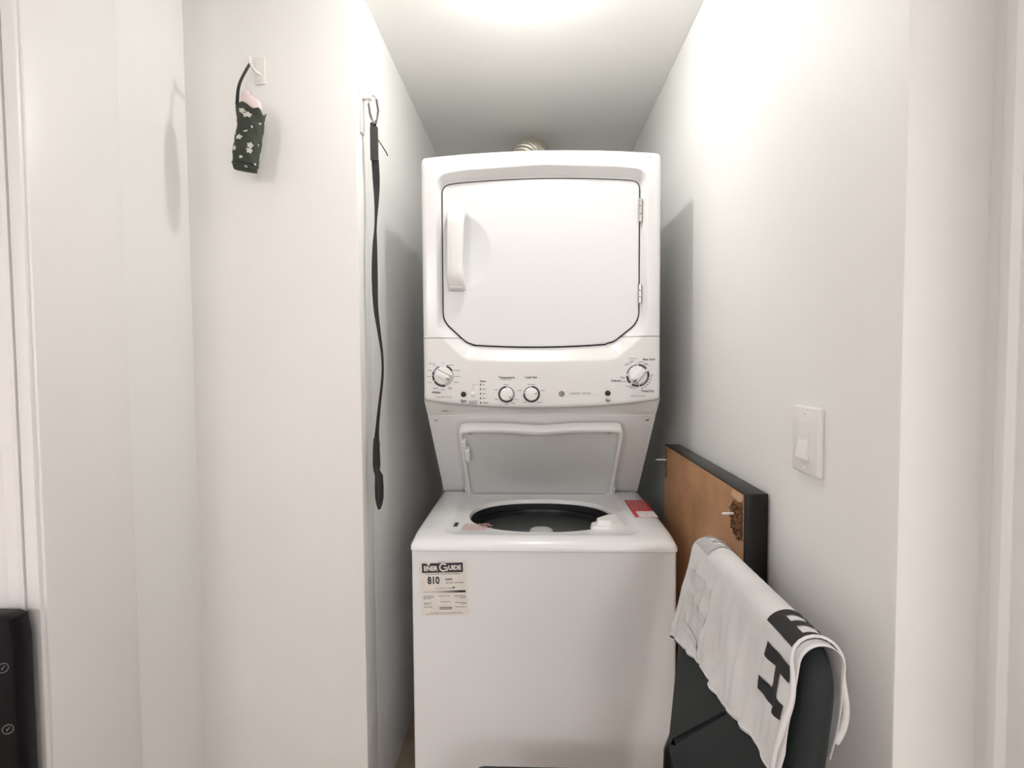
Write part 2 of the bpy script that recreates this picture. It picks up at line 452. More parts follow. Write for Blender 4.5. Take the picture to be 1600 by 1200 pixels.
# sloping splash panel between worktop and dryer
SA = Vector((0, 1.590, 1.168)); SB = Vector((0, 1.862, 0.872))
mb = MB()
prof = [(SA.y, SA.z), (SB.y, SB.z), (2.10, 0.84), (2.10, 1.175), (1.60, 1.175)]
v = mb.grid([[(X0 + 0.001, y, z) for y, z in prof], [(X1 - 0.001, y, z) for y, z in prof]], close_u=True)
mb.cap(v[0]); mb.cap(v[1]); sp = mb.build('splash_panel', M_enamel_tex, LC, smooth=False)
sd = (SB - SA).normalized(); sn = Vector((0, sd.z, -sd.y)); 
if sn.y > 0: sn = -sn
def S(x, s, n): return Vector((x, 0, 0)) + SA + sd * s + sn * n
# screws of the splash panel
for sx in (-0.294, 0.344):
    mb = MB(); c = S(sx, 0.018, 0)
    rows = []
    e1 = Vector((1, 0, 0)); e2 = sd
    for r, h in ((0.006, 0.0), (0.006, 0.0015), (0.0045, 0.003), (0.001, 0.0035)):
        rows.append([c + e1 * r * math.cos(2 * PI * k / 14) + e2 * r * math.sin(2 * PI * k / 14) + sn * h for k in range(14)])
    mb.grid(rows, close_u=True); mb.build('screw', M_steel, LC)

# raised lid leaning on the splash panel: s runs down the slope, n out of it
LX0, LX1 = -0.226, 0.273; lcx = (LX0 + LX1) / 2
def lid_outline(d, top_wave, top_s, r):
    pts = [(LX1 - d, 0.386, 0.004), (LX0 + d, 0.386, 0.004), (LX0 + d, top_s, r)]
    n = 26; xa, xb = LX0 + d + 2.3 * r, LX1 - d - 2.3 * r
    for k in range(n + 1):       # top edge with the dip of the finger pull in its middle
        u = k / n; pts.append((xa + (xb - xa) * u, top_s + top_wave * math.exp(-((u - 0.49) / 0.2) ** 2), 0))
    pts.append((LX1 - d, top_s, r))
    return round_poly(pts, 8)
lc = (lcx, 0.20); NL = 240
lo = radial(lid_outline(0.0, 0.010, 0.022, 0.030), lc, NL)
li = radial(lid_outline(0.011, 0.012, 0.042, 0.020), lc, NL)
def ring_in(ring, k): return [Vector(lc) + (p - Vector(lc)) * k for p in ring]
mb = MB()
def LS(ring, n): return [S(p.x, p.y, n) for p in ring]
def mixr(t): return [a.lerp(b, t) for a, b in zip(lo, li)]
rows = [LS(mixr(0.15), 0.006), LS(mixr(-0.02), 0.010), LS(mixr(0.0), 0.030), LS(mixr(0.15), 0.035), LS(mixr(0.5), 0.0365), LS(mixr(0.85), 0.035), LS(li, 0.031), LS(mixr(1.03), 0.022)]
mb.grid(rows, close_u=True)
v = mb.grid([LS(mixr(0.15), 0.006), LS(mixr(0.16), 0.006)], close_u=True); mb.cap(v[1])
lid = mb.build('lid', M_plastic, LC, angle=45)
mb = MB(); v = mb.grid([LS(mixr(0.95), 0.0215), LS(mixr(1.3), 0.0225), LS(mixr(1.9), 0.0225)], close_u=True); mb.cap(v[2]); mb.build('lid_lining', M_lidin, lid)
for bx_ in (-0.190, 0.232):   # bumpers near the upper corners
    mb = MB(); c = S(bx_, 0.050, 0.022)
    rows = [[c + Vector((1, 0, 0)) * r * 1.3 * math.cos(2 * PI * k / 16) + sd * r * math.sin(2 * PI * k / 16) + sn * h for k in range(16)] for r, h in ((0.0055, 0), (0.005, 0.006), (0.003, 0.0075), (0.0005, 0.008))]
    mb.grid(rows, close_u=True); mb.build('bumper', mat('grey_rubber', (0.42, 0.42, 0.42), 0.6), lid)
# latch block on the left edge of the lid
SM = Matrix(((1, 0, 0, 0), (0, sd.y, sn.y, SA.y), (0, sd.z, sn.z, SA.z), (0, 0, 0, 1)))
mb = MB(); mb.box(-0.214, -0.199, 0.118, 0.170, 0.02, 0.045, r=0.003, M=SM); mb.box(-0.221, -0.206, 0.078, 0.118, 0.02, 0.041, r=0.005, M=SM); mb.build('latch', M_plastic, lid)
# hinge ears at the lid's foot
for hx in (LX0 - 0.004, LX1 + 0.004):
    mb = MB(); mb.box(hx - 0.004, hx + 0.004, 0.345, 0.392, -0.006, 0.032, r=0.002, M=SM); mb.build('hinge_ear', M_plastic, lid)
mb = MB(); mb.box(LX0 + 0.02, LX1 - 0.02, 0.384, 0.393, 0.004, 0.03, r=0.002, M=SM); mb.build('hinge_bar', M_tubring, lid)

# dryer: front moulding = one lofted ring round the door, split along the seam into dryer front and control panel
FC = (0.027, 1.60); NF = 480
ZT = 1.905
fo_poly = []
fo_poly += arc_between((X1 - 0.012, 1.919), (X0 + 0.012, 1.919), -0.0145, 30)
fo_poly = [Vector((p.x, 1.919 + (0.0145 * (1 - ((p.x - CX) / 0.331) ** 2)))) for p in fo_poly]
fo_poly += [Vector((X0 + 0.012, 1.919)), Vector((X0 + 0.004, 1.916)), Vector((X0 + 0.0005, 1.909)), Vector((X0, 1.90))]
NB = 30
fo_poly += [Vector((X0, 1.224)), Vector((X0 + 0.004, 1.218))]
for k in range(NB + 1):
    u = k / NB; x = X0 + 0.012 + (X1 - X0 - 0.024) * u
    fo_poly.append(Vector((x, 1.216 - 0.022 * (1 - (2 * u - 1) ** 2) ** 0.9)))
fo_poly += [Vector((X1 - 0.004, 1.218)), Vector((X1, 1.224)), Vector((X1, 1.90)), Vector((X1 - 0.0005, 1.909)), Vector((X1 - 0.004, 1.916))]
fo = radial(fo_poly, FC, NF)
# door outline: crowned top, chamfered and rounded lower corners
def door_poly():
    P = []
    n = 24
    def top(x): return 1.8475 + 0.0105 * (1 - ((x - 0.027) / 0.27) ** 2)
    def bot(x): return 1.3835 - 0.0095 * (1 - min(1, abs((x - 0.024) / 0.225)) ** 2)
    right = round_poly([(0.19, 1.3835, 0), (0.235, 1.3855, 0.045), (0.309, 1.445, 0.06), (0.3105, 1.846, 0.026), (0.24, 1.852, 0)], 10)
    left = round_poly([(-0.19, 1.853, 0), (-0.2595, 1.844, 0.028), (-0.2605, 1.452, 0.06), (-0.190, 1.3865, 0.045), (-0.15, 1.3805, 0)], 10)
    P += [p for p in right[1:-1]]
    for k in range(n + 1):
        x = 0.27 - (0.27 + 0.215) * k / n; P.append(Vector((x, top(x))))
    P += [p for p in left[1:-1]]
    for k in range(n + 1):
        x = -0.175 + 0.39 * k / n; P.append(Vector((x, bot(x))))
    return P
dpoly = door_poly()
dr = radial(dpoly, FC, NF)
hole = inset(dr, -0.0042)
ho_pts = round_poly([(0.19, 1.3300, 0.3), (0.246, 1.3335, 0.05), (0.331, 1.410, 0.07), (0.331, 1.872, 0.045), (0.245, 1.8815, 0.1), (0.03, 1.8915, 0.5), (-0.19, 1.8800, 0.1), (-0.2755, 1.868, 0.045), (-0.2755, 1.412, 0.07), (-0.196, 1.3335, 0.05), (-0.14, 1.3300, 0.3), (0.024, 1.3265, 0.5)], 10)
ho = radial(ho_pts, FC, NF)
def FY(ring, y): return [(p.x, y, p.y) for p in ring]
def lerp_ring(a, b, t): return [p.lerp(q, t) for p, q in zip(a, b)]
def pf(t):
    if t <= 0: return 0.0
    if t < 0.12: return t * t / 0.24 / 0.90
    return min(1.0, 0.0667 + (t - 0.12) / 0.78 * 0.9333)
def front_ring():
    mb = MB()
    rows = [FY(fo, 1.600), FY(fo, YD + 0.013), FY(shrink(fo, 0.0015), YD + 0.007), FY(shrink(fo, 0.005), YD + 0.0025), FY(shrink(fo, 0.010), YD + 0.0006), FY(shrink(fo, 0.015), YD)]
    rows += [FY(lerp_ring(ho, hole, t), YD + 0.028 * pf(t)) for t in (-0.10, 0.0, 0.05, 0.10, 0.16, 0.4, 0.65, 0.86, 0.93, 1.0)]
    rows[6] = FY(lerp_ring(ho, hole, -0.08), YD)
    rows.append(FY(hole, YD + 0.045))
    mb.grid(rows, close_u=True)
    bmesh.ops.recalc_face_normals(mb.bm, faces=mb.bm.faces[:])
    return mb
SEAM = 1.4005
mb = front_ring(); g = mb.bm.verts[:] + mb.bm.edges[:] + mb.bm.faces[:]
bmesh.ops.bisect_plane(mb.bm, geom=g, plane_co=(0, 0, SEAM + 0.0008), plane_no=(0, 0, 1), clear_inner=True)
dfront = mb.build('dryer_front', M_enamel, LC, angle=50)
mb = front_ring(); g = mb.bm.verts[:] + mb.bm.edges[:] + mb.bm.faces[:]
bmesh.ops.bisect_plane(mb.bm, geom=g, plane_co=(0, 0, SEAM - 0.0008), plane_no=(0, 0, 1), clear_outer=True)
panel = mb.build('control_panel', M_panel, LC, angle=50)
# chin under the control panel running back to the splash panel
mb = MB(); rows = []
low = [p for p in fo_poly if p.y < 1.2245]
low.sort(key=lambda p: p.x)
zmid = 1.168
for t, (yy, k) in enumerate(((YD + 0.004, 0.0), (YD + 0.008, 0.10), (YD + 0.020, 0.34), (YD + 0.032, 0.60), (YD + 0.045, 0.83), (1.592, 1.0))):
    rows.append([(CX + (p.x - CX) * (1 - 0.004 * k), yy + (0.010 * (1 - ((p.x - CX) / 0.343) ** 2) if 0 < t < 5 else 0.0), (p.y + 0.001) * (1 - k) + zmid * k) for p in low])
mb.grid(rows); mb.build('panel_chin', M_panel, LC, angle=40)
# dryer cabinet behind
mb = MB(); mb.box(X0 + 0.0015, X1 - 0.0015, 1.585, 2.10, 1.172, 1.917, r=0.004); mb.build('dryer_cabinet', M_enamel_tex, LC)
mb = MB(); mb.grid([FY(inset(dr, 0.02), YD + 0.043), FY(inset(hole, -0.002), YD + 0.043)], close_u=True); mb.build('door_gasket', M_gasket, LC, smooth=False)
# small nick at the upper right corner of the dryer front
pr = Print((0, YD - 0.0006, 0), (1, 0, 0), (0, 0, 1)); pr.rect(0.3345, 0.3362, 1.900, 1.907); pr.build('scuff', M_greyink, LC)

# dryer door: gridded panel with the finger scoop beside the handle
def span(poly, val, axis):
    o = 1 - axis; hits = []
    for i in range(len(poly)):
        a, b = poly[i], poly[(i + 1) % len(poly)]
        if (a[axis] - val) * (b[axis] - val) <= 0 and a[axis] != b[axis]:
            t = (val - a[axis]) / (b[axis] - a[axis]); hits.append(a[o] + (b[o] - a[o]) * t)
    return (min(hits), max(hits)) if hits else None
zmin = min(p.y for p in dpoly) + 1e-5; zmax = max(p.y for p in dpoly) - 1e-5
def spaced(n, e=0.035, ne=7):
    L = [e * (k / ne) ** 1.6 for k in range(ne)] + [e + (1 - 2 * e) * k / n for k in range(n + 1)]
    return L + [1 - q for q in reversed(L[:ne])]
US = spaced(130); VS = spaced(120)
SC = (-0.222, 1.652); SR = 0.103
rows = []
for v in VS:
    z = zmin + (zmax - zmin) * v; xl, xr = span(dpoly, z, 1); row = []
    for u in US:
        x = xl + (xr - xl) * u
        zz = span(dpoly, min(max(x, -0.2599), 0.3099), 0)
        d = max(0.0, min(x - xl, xr - x, z - zz[0], zz[1] - z)); r = 0.003
        y = YD + 0.0245 - 0.0015 * (1 - ((x - 0.025) / 0.3) ** 2)
        if d < r: y += r - math.sqrt(max(0, r * r - (r - d) ** 2))
        q = math.hypot((x - SC[0]), (z - SC[1]) * 0.92) / SR
        if q < 1: y += 0.016 * (1 - q * q) * min(1.0, d / 0.012)
        row.append((x, y, z))
    rows.append(row)
mb = MB(); mb.grid(rows)
mb.grid([FY(dr, YD + 0.0272), FY(dr, YD + 0.040)], close_u=True)
door = mb.build('dryer_door', M_enamel_tex, LC, angle=40)
# bow handle
mb = MB(); rows = []
for k in range(25):
    t = k / 24; z = 1.540 + 0.228 * t; e = abs(2 * t - 1)
    out = 0.024 * (1 - e ** 6); xr = -0.189 - 0.006 * (1 - e ** 2) - (0.002 if t < 0.5 else 0); xl = -0.2435 + 0.002 * t
    yf = YD + 0.006 - out
    rows.append([(xl, yf + 0.010, z), (xl + 0.0015, yf + 0.003, z), (xl + 0.006, yf + 0.0005, z), ((xl + xr) / 2, yf - 0.0015, z), (xr - 0.005, yf, z), (xr - 0.001, yf + 0.0025, z), (xr, yf + 0.009, z), (xr - 0.006, yf + 0.016, z), (xl + 0.006, yf + 0.016, z)])
v = mb.grid(rows, close_u=True); mb.cap(v[0]); mb.cap(v[-1])
for z0, z1 in ((1.540, 1.556), (1.752, 1.768)):
    mb.box(-0.238, -0.200, YD - 0.004, YD + 0.03, z0 + 0.003, z1 - 0.003, r=0.003)
mb.build('handle', M_plastic, door, angle=45)
for z0, z1 in ((1.729, 1.797), (1.497, 1.552)):
    mb = MB(); n = 3; h = (z1 - z0) / n
    for k in range(n):
        mb.lathe([(0.001, z0 + k * h), (0.0048, z0 + k * h + 0.0006), (0.0048, z0 + (k + 1) * h - 0.0012), (0.001, z0 + (k + 1) * h - 0.0006)], (0.3125, YD + 0.020, 0), n=14)
    mb.build('hinge', M_steel, LC)

# ------------- control panel furniture
def knob_big(x, z, ang, r=0.0255):
    mb = MB()
    mb.lathe([(r * 1.02, 0.0), (r, 0.006), (r * 0.96, 0.0095), (r * 0.90, 0.011), (0.001, 0.0118)], (x, YD, z), 'Y', 40)
    k = mb.build('knob', M_plastic, LC, angle=40)
    Mx = Matrix.Translation((x, YD, z)) @ Matrix.Rotation(-ang, 4, 'Y')
    mb = MB()
    # grip: tapered bar across the knob with rounded ends
    sec = []
    for t in (-1, -0.92, -0.75, -0.3, 0.3, 0.75, 0.92, 1):
        L = r * 0.93 * t; h = 0.011 + 0.012 * (1 - abs(t) ** 5); w = (0.0105 if abs(t) < 0.8 else 0.0095)
        sec.append([Mx @ Vector((L, -0.009, -w)), Mx @ Vector((L, -h * 0.92, -w * 0.86)), Mx @ Vector((L, -h, -w * 0.55)), Mx @ Vector((L, -h, w * 0.55)), Mx @ Vector((L, -h * 0.92, w * 0.86)), Mx @ Vector((L, -0.009, w))])
    v = mb.grid(sec); mb.cap(v[0]); mb.cap(v[-1]); mb.build('grip', M_plastic, k, angle=35)
    mb = MB(); mb.box(r * 0.50, r * 0.90, -0.0240, -0.0170, -0.001, 0.001, M=Mx); mb.build('pointer', M_ink, k, smooth=False)
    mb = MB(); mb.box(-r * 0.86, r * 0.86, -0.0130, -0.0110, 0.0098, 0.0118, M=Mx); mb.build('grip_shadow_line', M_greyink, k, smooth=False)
    return k
def knob_small(x, z, ang, r=0.0185):
    mb = MB(); mb.lathe([(r * 1.03, 0.0), (r, 0.010), (r * 0.95, 0.0145), (r * 0.85, 0.0165), (r * 0.5, 0.0172), (0.001, 0.0175)], (x, YD, z), 'Y', 36)
    k = mb.build('knob', M_plastic, LC, angle=40)
    Mx = Matrix.Translation((x, YD, z)) @ Matrix.Rotation(-ang, 4, 'Y')
    mb = MB(); mb.box(r * 0.55, r * 0.86, -0.0180, -0.0150, -0.0010, 0.0010, M=Mx); mb.build('pointer', M_ink, k, smooth=False)
KL = (-0.2596, 1.2903); KR = (0.3026, 1.2886); K2 = (-0.0748, 1.2357); K3 = (-0.0024, 1.2359)
knob_big(*KL, R(-28)); knob_big(*KR, R(-128)); knob_small(*K2, R(-38)); knob_small(*K3, R(12))
PY = YD - 0.0007
pr = Print((0, PY, 0), (1, 0, 0), (0, 0, 1)); gr = Print((0, PY, 0), (1, 0, 0), (0, 0, 1))
# printed rings, one for each dial
def dial(k, m, r0, r1, arcs):
    q = Print((0, PY, 0), (1, 0, 0), (0, 0, 1))
    for a0, a1 in arcs: q.arc(*k, r0, r1, a0, a1)
    q.build('dial_ring', m, LC)['kind'] = 'stuff'
dial(KL, M_ink, 0.0270, 0.0322, ((28, 70), (155, 176), (178, 208), (212, 282)))
dial(KL, M_blueink, 0.0275, 0.0312, ((112, 152),)); dial(KL, M_greyink, 0.0285, 0.0300, ((284, 386),))
dial(KR, M_ink, 0.0275, 0.0332, ((38, 86), (-12, 22), (-25, -15), (-38, -28), (-50, -41), (-64, -53), (-78, -66), (-122, -82), (-178, -135)))
dial(KR, M_blueink, 0.0285, 0.0318, ((118, 172),)); dial(KR, M_greyink, 0.0285, 0.0318, ((92, 116),))
dial(K2, M_ink, 0.0192, 0.0244, ((92, 322),)); dial(K2, M_greyink, 0.0205, 0.0232, ((-36, 88),))
dial(K3, M_ink, 0.0192, 0.0244, ((-182, 88),)); dial(K3, M_greyink, 0.0205, 0.0232, ((92, 176),))
# lettering that can be read
def T(t, x, z, s, b=0.0, al='CENTER', P=pr, xs=1.0):
    q = Print((0, PY, 0), (1, 0, 0), (0, 0, 1)); q.text(t, x, z, s, b, al, xs)
    q.build('lettering', M_ink if P is pr else M_greyink, LC)
T('Temperature', -0.0745, 1.2846, 0.0088, 0.028); T('Load Size', -0.0031, 1.2846, 0.0088, 0.028)
gr.rect(-0.090, -0.060, 1.2780, 1.2793)
T('Start', -0.2006, 1.2172, 0.0088, 0.028); T('Start', 0.2181, 1.2172, 0.0085, 0.028)
T('Status', -0.1438, 1.2742, 0.0072, 0.028); T('Whites', -0.2808, 1.2420, 0.0085, 0.028)
T('WASHER CYCLES', -0.2590, 1.2282, 0.0062, 0, P=gr); T('DRYER CYCLES', 0.3028, 1.2288, 0.0062, 0, P=gr)
T('Colors', -0.2915, 1.3265, 0.0070, 0, P=gr); T('Easy Care', 0.3344, 1.3345, 0.0085, 0.028)
T('Timed Dry', 0.3310, 1.2432, 0.0085, 0.028); T('Cottons', 0.2880, 1.3375, 0.0070, 0, P=gr); T('Delicates', 0.2415, 1.2735, 0.0078, 0.028)
T('WASHER / DRYER', 0.1375, 1.2372, 0.0078, 0, P=gr)
T('OFF', KL[0], 1.3268, 0.0046, 0, P=gr); T('OFF', KR[0] - 0.001, 1.3245, 0.0046, 0, P=gr)
# small print too fine to read: short bars where the words stand
for x, z, w in ((-0.2385, 1.3215, 0.020), (-0.2190, 1.3060, 0.020), (-0.2185, 1.2885, 0.017), (-0.2215, 1.2715, 0.014), (-0.2405, 1.2560, 0.012), (-0.2400, 1.2520, 0.012),
                (-0.2590, 1.2500, 0.010), (-0.2830, 1.2540, 0.014), (-0.2985, 1.2715, 0.010), (-0.3010, 1.2885, 0.012), (-0.2985, 1.3060, 0.013), (-0.2840, 1.3205, 0.008),
                (-0.1050, 1.2490, 0.011), (-0.0760, 1.2640, 0.015), (-0.1040, 1.2215, 0.010), (-0.0480, 1.2205, 0.008), (-0.0555, 1.2100, 0.011), (-0.0750, 1.2075, 0.011),
                (-0.0360, 1.2465, 0.012), (-0.0030, 1.2640, 0.022), (0.0300, 1.2465, 0.013), (0.0205, 1.2120, 0.016), (-0.0215, 1.2120, 0.010),
                (0.2860, 1.3300, 0.013), (0.2840, 1.3262, 0.010), (0.2760, 1.3225, 0.014), (0.2690, 1.3185, 0.014), (0.3130, 1.3270, 0.014), (0.3250, 1.3225, 0.010), (0.3270, 1.3190, 0.013),
                (0.3420, 1.2895, 0.012), (0.2580, 1.2835, 0.014), (0.2610, 1.2800, 0.010), (0.2660, 1.2705, 0.014), (0.2790, 1.2570, 0.022), (0.2880, 1.2528, 0.020),
                (-0.1725, 1.2160, 0.026), (-0.1725, 1.2125, 0.022), (-0.1725, 1.2090, 0.024), (-0.2006, 1.2115, 0.011), (0.2181, 1.2125, 0.008)):
    gr.rect(x - w / 2, x + w / 2, z - 0.0008, z + 0.0008)
for k, a in enumerate((-8, -20, -32, -44, -57, -70)): gr.rect(KR[0] + 0.0385 * math.cos(R(a)) - 0.0022, KR[0] + 0.0385 * math.cos(R(a)) + 0.0022, KR[1] + 0.0385 * math.sin(R(a)) - 0.0012, KR[1] + 0.0385 * math.sin(R(a)) + 0.0012)
# status lights
for i in range(5):
    z = 1.2643 - i * 0.0132
    mb = MB(); mb.box(-0.1522, -0.1496, PY - 0.0006, PY + 0.002, z - 0.0030, z + 0.0030); mb.build('status_light', M_ink, LC, smooth=False)
    w = (0.006, 0.010, 0.010, 0.008, 0.018)[i]; gr.rect(-0.1455, -0.1455 + w, z - 0.0010, z + 0.0010)
gr.rect(-0.1728, -0.1720, 1.248, 1.2645); gr.rect(-0.1728, -0.156, 1.2638, 1.2646)
gr.build('panel_small_print', M_greyink, LC)['kind'] = 'stuff'
# push buttons
def button(x, z, r, m):
    mb = MB(); mb.lathe([(r, 0.0), (r * 0.98, 0.003), (r * 0.85, 0.0055), (r * 0.5, 0.007), (0.0008, 0.0075)], (x, YD, z), 'Y', 24); mb.build('button', m, LC, angle=60)
button(-0.2004, 1.2363, 0.0082, M_black); button(-0.1725, 1.2371, 0.0078, M_plastic); button(0.2171, 1.2379, 0.0080, M_black)
# round emblem: dark disc, pale ring and script monogram
mb = MB(); mb.lathe([(0.0085, 0), (0.0085, 0.001), (0.0005, 0.0013)], (0.0847, YD, 1.2365), 'Y', 28); em = mb.build('emblem', mat('dark_emblem', (0.05, 0.05, 0.06), 0.35), LC)
pe = Print((0.0847, YD - 0.0016, 1.2365), (1, 0, 0), (0, 0, 1))
pe.arc(0, 0, 0.0070, 0.0076, 0, 360, 32)
pe.arc(-0.0022, 0.0006, 0.0020, 0.0028, 40, 330, 16); pe.arc(0.0022, 0.0018, 0.0013, 0.0021, 60, 300, 14); pe.arc(0.0022, -0.0018, 0.0013, 0.0021, 60, 310, 14); pe.arc(-0.0008, -0.0022, 0.0006, 0.0013, 0, 360, 12)
for a in (45, 135, 225, 315): pe.arc(0.0052 * math.cos(R(a)), 0.0052 * math.sin(R(a)), 0.0005, 0.0012, a - 120, a + 120, 10)
pe.build('emblem_monogram', M_steel, em)
# tiny marks on the chin
pc = Print((0, 0, 0), (1, 0, 0), (0, 0, 1))
ch = [(-0.266, 0.004), (-0.2575, 0.0065), (-0.2515, 0.0035)]
for x, w in ch:
    mb = MB(); mb.box(x - w / 2, x + w / 2, YD + 0.026, YD + 0.0265, 1.1835, 1.1875); mb.build('chin_mark', M_greyink, LC, smooth=False)

# ------------- EnerGuide label on the washer front
LA = R(1.9); YLb = 1.352 - 0.0009
lx, lz = -0.2325, 0.739
lab = Print((lx, YLb, lz), (math.cos(LA), 0, math.sin(LA)), (-math.sin(LA), 0, math.cos(LA)))
random.seed(3)
def torn(x0, x1, y0, y1, j=0.0012, n=14):
    P = []
    for (a, b, c, d) in ((x0, y0, x1, y0), (x1, y0, x1, y1), (x1, y1, x0, y1), (x0, y1, x0, y0)):
        for k in range(n):
            P.append((a + (c - a) * k / n + random.uniform(-j, j), b + (d - b) * k / n + random.uniform(-j, j)))
    return P
LB = lab
lab.poly(torn(-0.0635, 0.0610, -0.0715, 0.0735))
label_o = lab.build('energy_label', M_label, LC); label_o['label'] = 'worn cream energy label with black header'
def lp(off): return Print(Vector((lx, YLb - off, lz)), (math.cos(LA), 0, math.sin(LA)), (-math.sin(LA), 0, math.cos(LA)))
hd = lp(0.0003); hd.rect(-0.0560, 0.0515, 0.0435, 0.0690)
# scale pointer, dividing line
hd.poly([(0.0215, 0.0055), (0.0290, 0.0055), (0.0252, -0.0010)])
hd.text('810', -0.0270, 0.0225, 0.0262, 0.042, xs=0.80); hd.text('kWh', 0.0140, 0.0250, 0.0090, 0.03)
hd.text('Canada', -0.0035, 0.0722, 0.0058)
hd.text('Energy consumption / Consommation énergétique', -0.0015, 0.0400, 0.0047, 0.02, xs=0.95)
hd.text('per year / par année', 0.0290, 0.0165, 0.0056, 0.015)
hd.text('This model / Ce modèle', -0.0005, 0.0020, 0.0046, 0.005)
hd.build('label_print', M_ink, label_o)
wh = lp(0.0006)
wh.text('ENER', -0.0330, 0.0545, 0.0165, 0.045, xs=0.92); wh.text('UIDE', 0.0300, 0.0555, 0.0165, 0.045, xs=0.92)
wh.arc(0.0005, 0.0575, 0.0075, 0.0112, 40, 350, 28); wh.rect(0.0005, 0.0120, 0.0555, 0.0585); wh.rect(0.0085, 0.0118, 0.0475, 0.0570)
wh.poly([(-0.0440, 0.0695), (-0.0330, 0.0695), (-0.0365, 0.0640), (-0.0385, 0.0600), (-0.0400, 0.0640)])   # torn patch in the header
wh.build('label_white_lettering', M_label, label_o)
gp = lp(0.0003); gp.rect(-0.0555, 0.0560, -0.0100, -0.0042); gp.build('label_scale', gradient_mat(lx - 0.0555, lx + 0.0560), label_o)
sm = lp(0.0003)
for x, y, w in ((-0.0555, -0.0180, 0.026), (-0.0555, -0.0215, 0.030), (-0.0555, -0.0250, 0.018), (-0.0555, -0.0365, 0.022), (-0.0555, -0.0398, 0.016), (-0.0555, -0.0470, 0.022),
                (-0.0160, -0.0185, 0.031), (-0.0110, -0.0340, 0.026), (0.0260, -0.0180, 0.028), (0.0280, -0.0215, 0.028), (0.0410, -0.0250, 0.015), (0.0270, -0.0365, 0.030), (0.0420, -0.0398, 0.015), (0.0270, -0.0480, 0.030)):
    x0 = x
    while x0 < x + w - 0.002:
        ww = min(random.uniform(0.003, 0.007), x + w - x0); sm.rect(x0, x0 + ww, y - 0.0009, y + 0.0009); x0 += ww + 0.0011
for y, x0, x1 in ((-0.0490, -0.0145, 0.0195), (-0.0530, -0.0145, 0.0180)): sm.rect(x0, x1, y - 0.0014, y + 0.0014)
sm.rect(-0.040, 0.042, -0.0630, -0.0620); sm.rect(-0.052, 0.048, -0.0665, -0.0655)
sm.build('label_small_print', M_greyink, label_o)['kind'] = 'stuff'

# ------------------------------------------------------------------ foil duct behind the dryer
DU = empty('foil_duct', (-0.03, 2.30, 1.45), 'ribbed silver foil duct peeking over the dryer top', 'duct')
path = []
for k in range(20): path.append(Vector((-0.048, 2.215, 1.45 + 0.61 * k / 20)))
for k in range(41):
    a = (PI / 2) * k / 40
    path.append(Vector((-0.048 + 0.07 * (1 - math.cos(a)), 2.215 + 0.16 * (1 - math.cos(a)), 2.06 + 0.176 * math.sin(a))))
for k in range(1, 9): path.append(Vector((0.022 + 0.006 * k, 2.375 + 0.028 * k, 2.236)))
fine = []
for i in range(len(path) - 1):
    for k in range(6): fine.append(path[i].lerp(path[i + 1], k / 6))
L = 0; rad = []
for i, p in enumerate(fine):
    if i: L += (p - fine[i - 1]).length
    rad.append(0.052 + 0.011 * abs(math.sin(PI * L / 0.019)) ** 0.6)
mb = MB(); mb.tube(fine, rad, 28); mb.build('hose', M_foil, DU, angle=80)
mb = MB(); mb.lathe([(0.064, 1.43), (0.067, 1.44), (0.067, 1.47), (0.064, 1.475)], (-0.043, 2.215, 0), n=32, capend=False); mb.build('clamp', M_steel, DU)
mb = MB(); mb.box(-0.055, -0.031, 2.105, 2.20, 1.40, 1.45, r=0.01); mb.build('outlet', M_steel, DU)
mb = MB(); mb.tube([(0.018, 2.33, 2.195), (0.034, 2.325, 2.21), (0.040, 2.325, 2.222)], 0.004, 6); mb.build('strap_end', M_foil, DU)

# ------------------------------------------------------------------ black edged board standing against the right wall
BD = empty('table_board', (0.45, 1.40, 0.0), 'large black edged board with bare brown back against the right wall', 'board')
by0, by1, bz = 1.078, 1.728, 1.060
mb = MB(); bx0, bx1 = 0.4285, 0.4755
mb.box(bx0, bx1, by0, by1, 0.0, bz, r=0.0025); mb.build('board', M_boardblack, BD)
mb = MB(); mb.box(bx0 - 0.0012, bx0 + 0.001, by0 + 0.004, by1 - 0.003, 0.004, bz - 0.003); mb.build('brown_back', M_fibre, BD, smooth=False, label='scuffed brown fibre back')
# torn honeycomb fibres in the near upper corner
mb = MB(); random.seed(11); c0 = (by0 + 0.006, bz - 0.008)
poly = []
for k in range(36):
    a = 2 * PI * k / 36; q = random.uniform(0.93, 1.05)
    poly.append(Vector((max(by0 + 0.005, by0 + 0.026 + 0.050 * q * math.cos(a)), bz - 0.060 + 0.044 * q * math.sin(a))))
mb.faces([(bx0 - 0.0018, p.x, p.y) for p in poly], [tuple(range(len(poly)))])
cc = Vector((by0 + 0.028, bz - 0.062))
for k in range(260):
    a = random.uniform(0, 2 * PI); rr = 0.046 * math.sqrt(random.random())
    y = max(by0 + 0.012, by0 + 0.026 + rr * math.cos(a)); z = bz - 0.060 + rr * math.sin(a) * 0.88; s = random.uniform(0.002, 0.006); t = random.uniform(0, PI); h = random.uniform(0.001, 0.005)
    d1 = Vector((math.cos(t), math.sin(t))) * s; d2 = Vector((-math.sin(t), math.cos(t))) * 0.0008
    mb.faces([(bx0 - 0.0018, y - d1.x - d2.x, z - d1.y - d2.y), (bx0 - 0.0018, y + d1.x - d2.x, z + d1.y - d2.y), (bx0 - 0.0018 - h, y + d1.x + d2.x, z + d1.y + d2.y), (bx0 - 0.0018 - h, y - d1.x + d2.x, z - d1.y + d2.y)], [(0, 1, 2, 3)])
mb.build('torn_corner', M_torn, BD, smooth=False, recalc=False, label='torn paper fibres in the board corner')
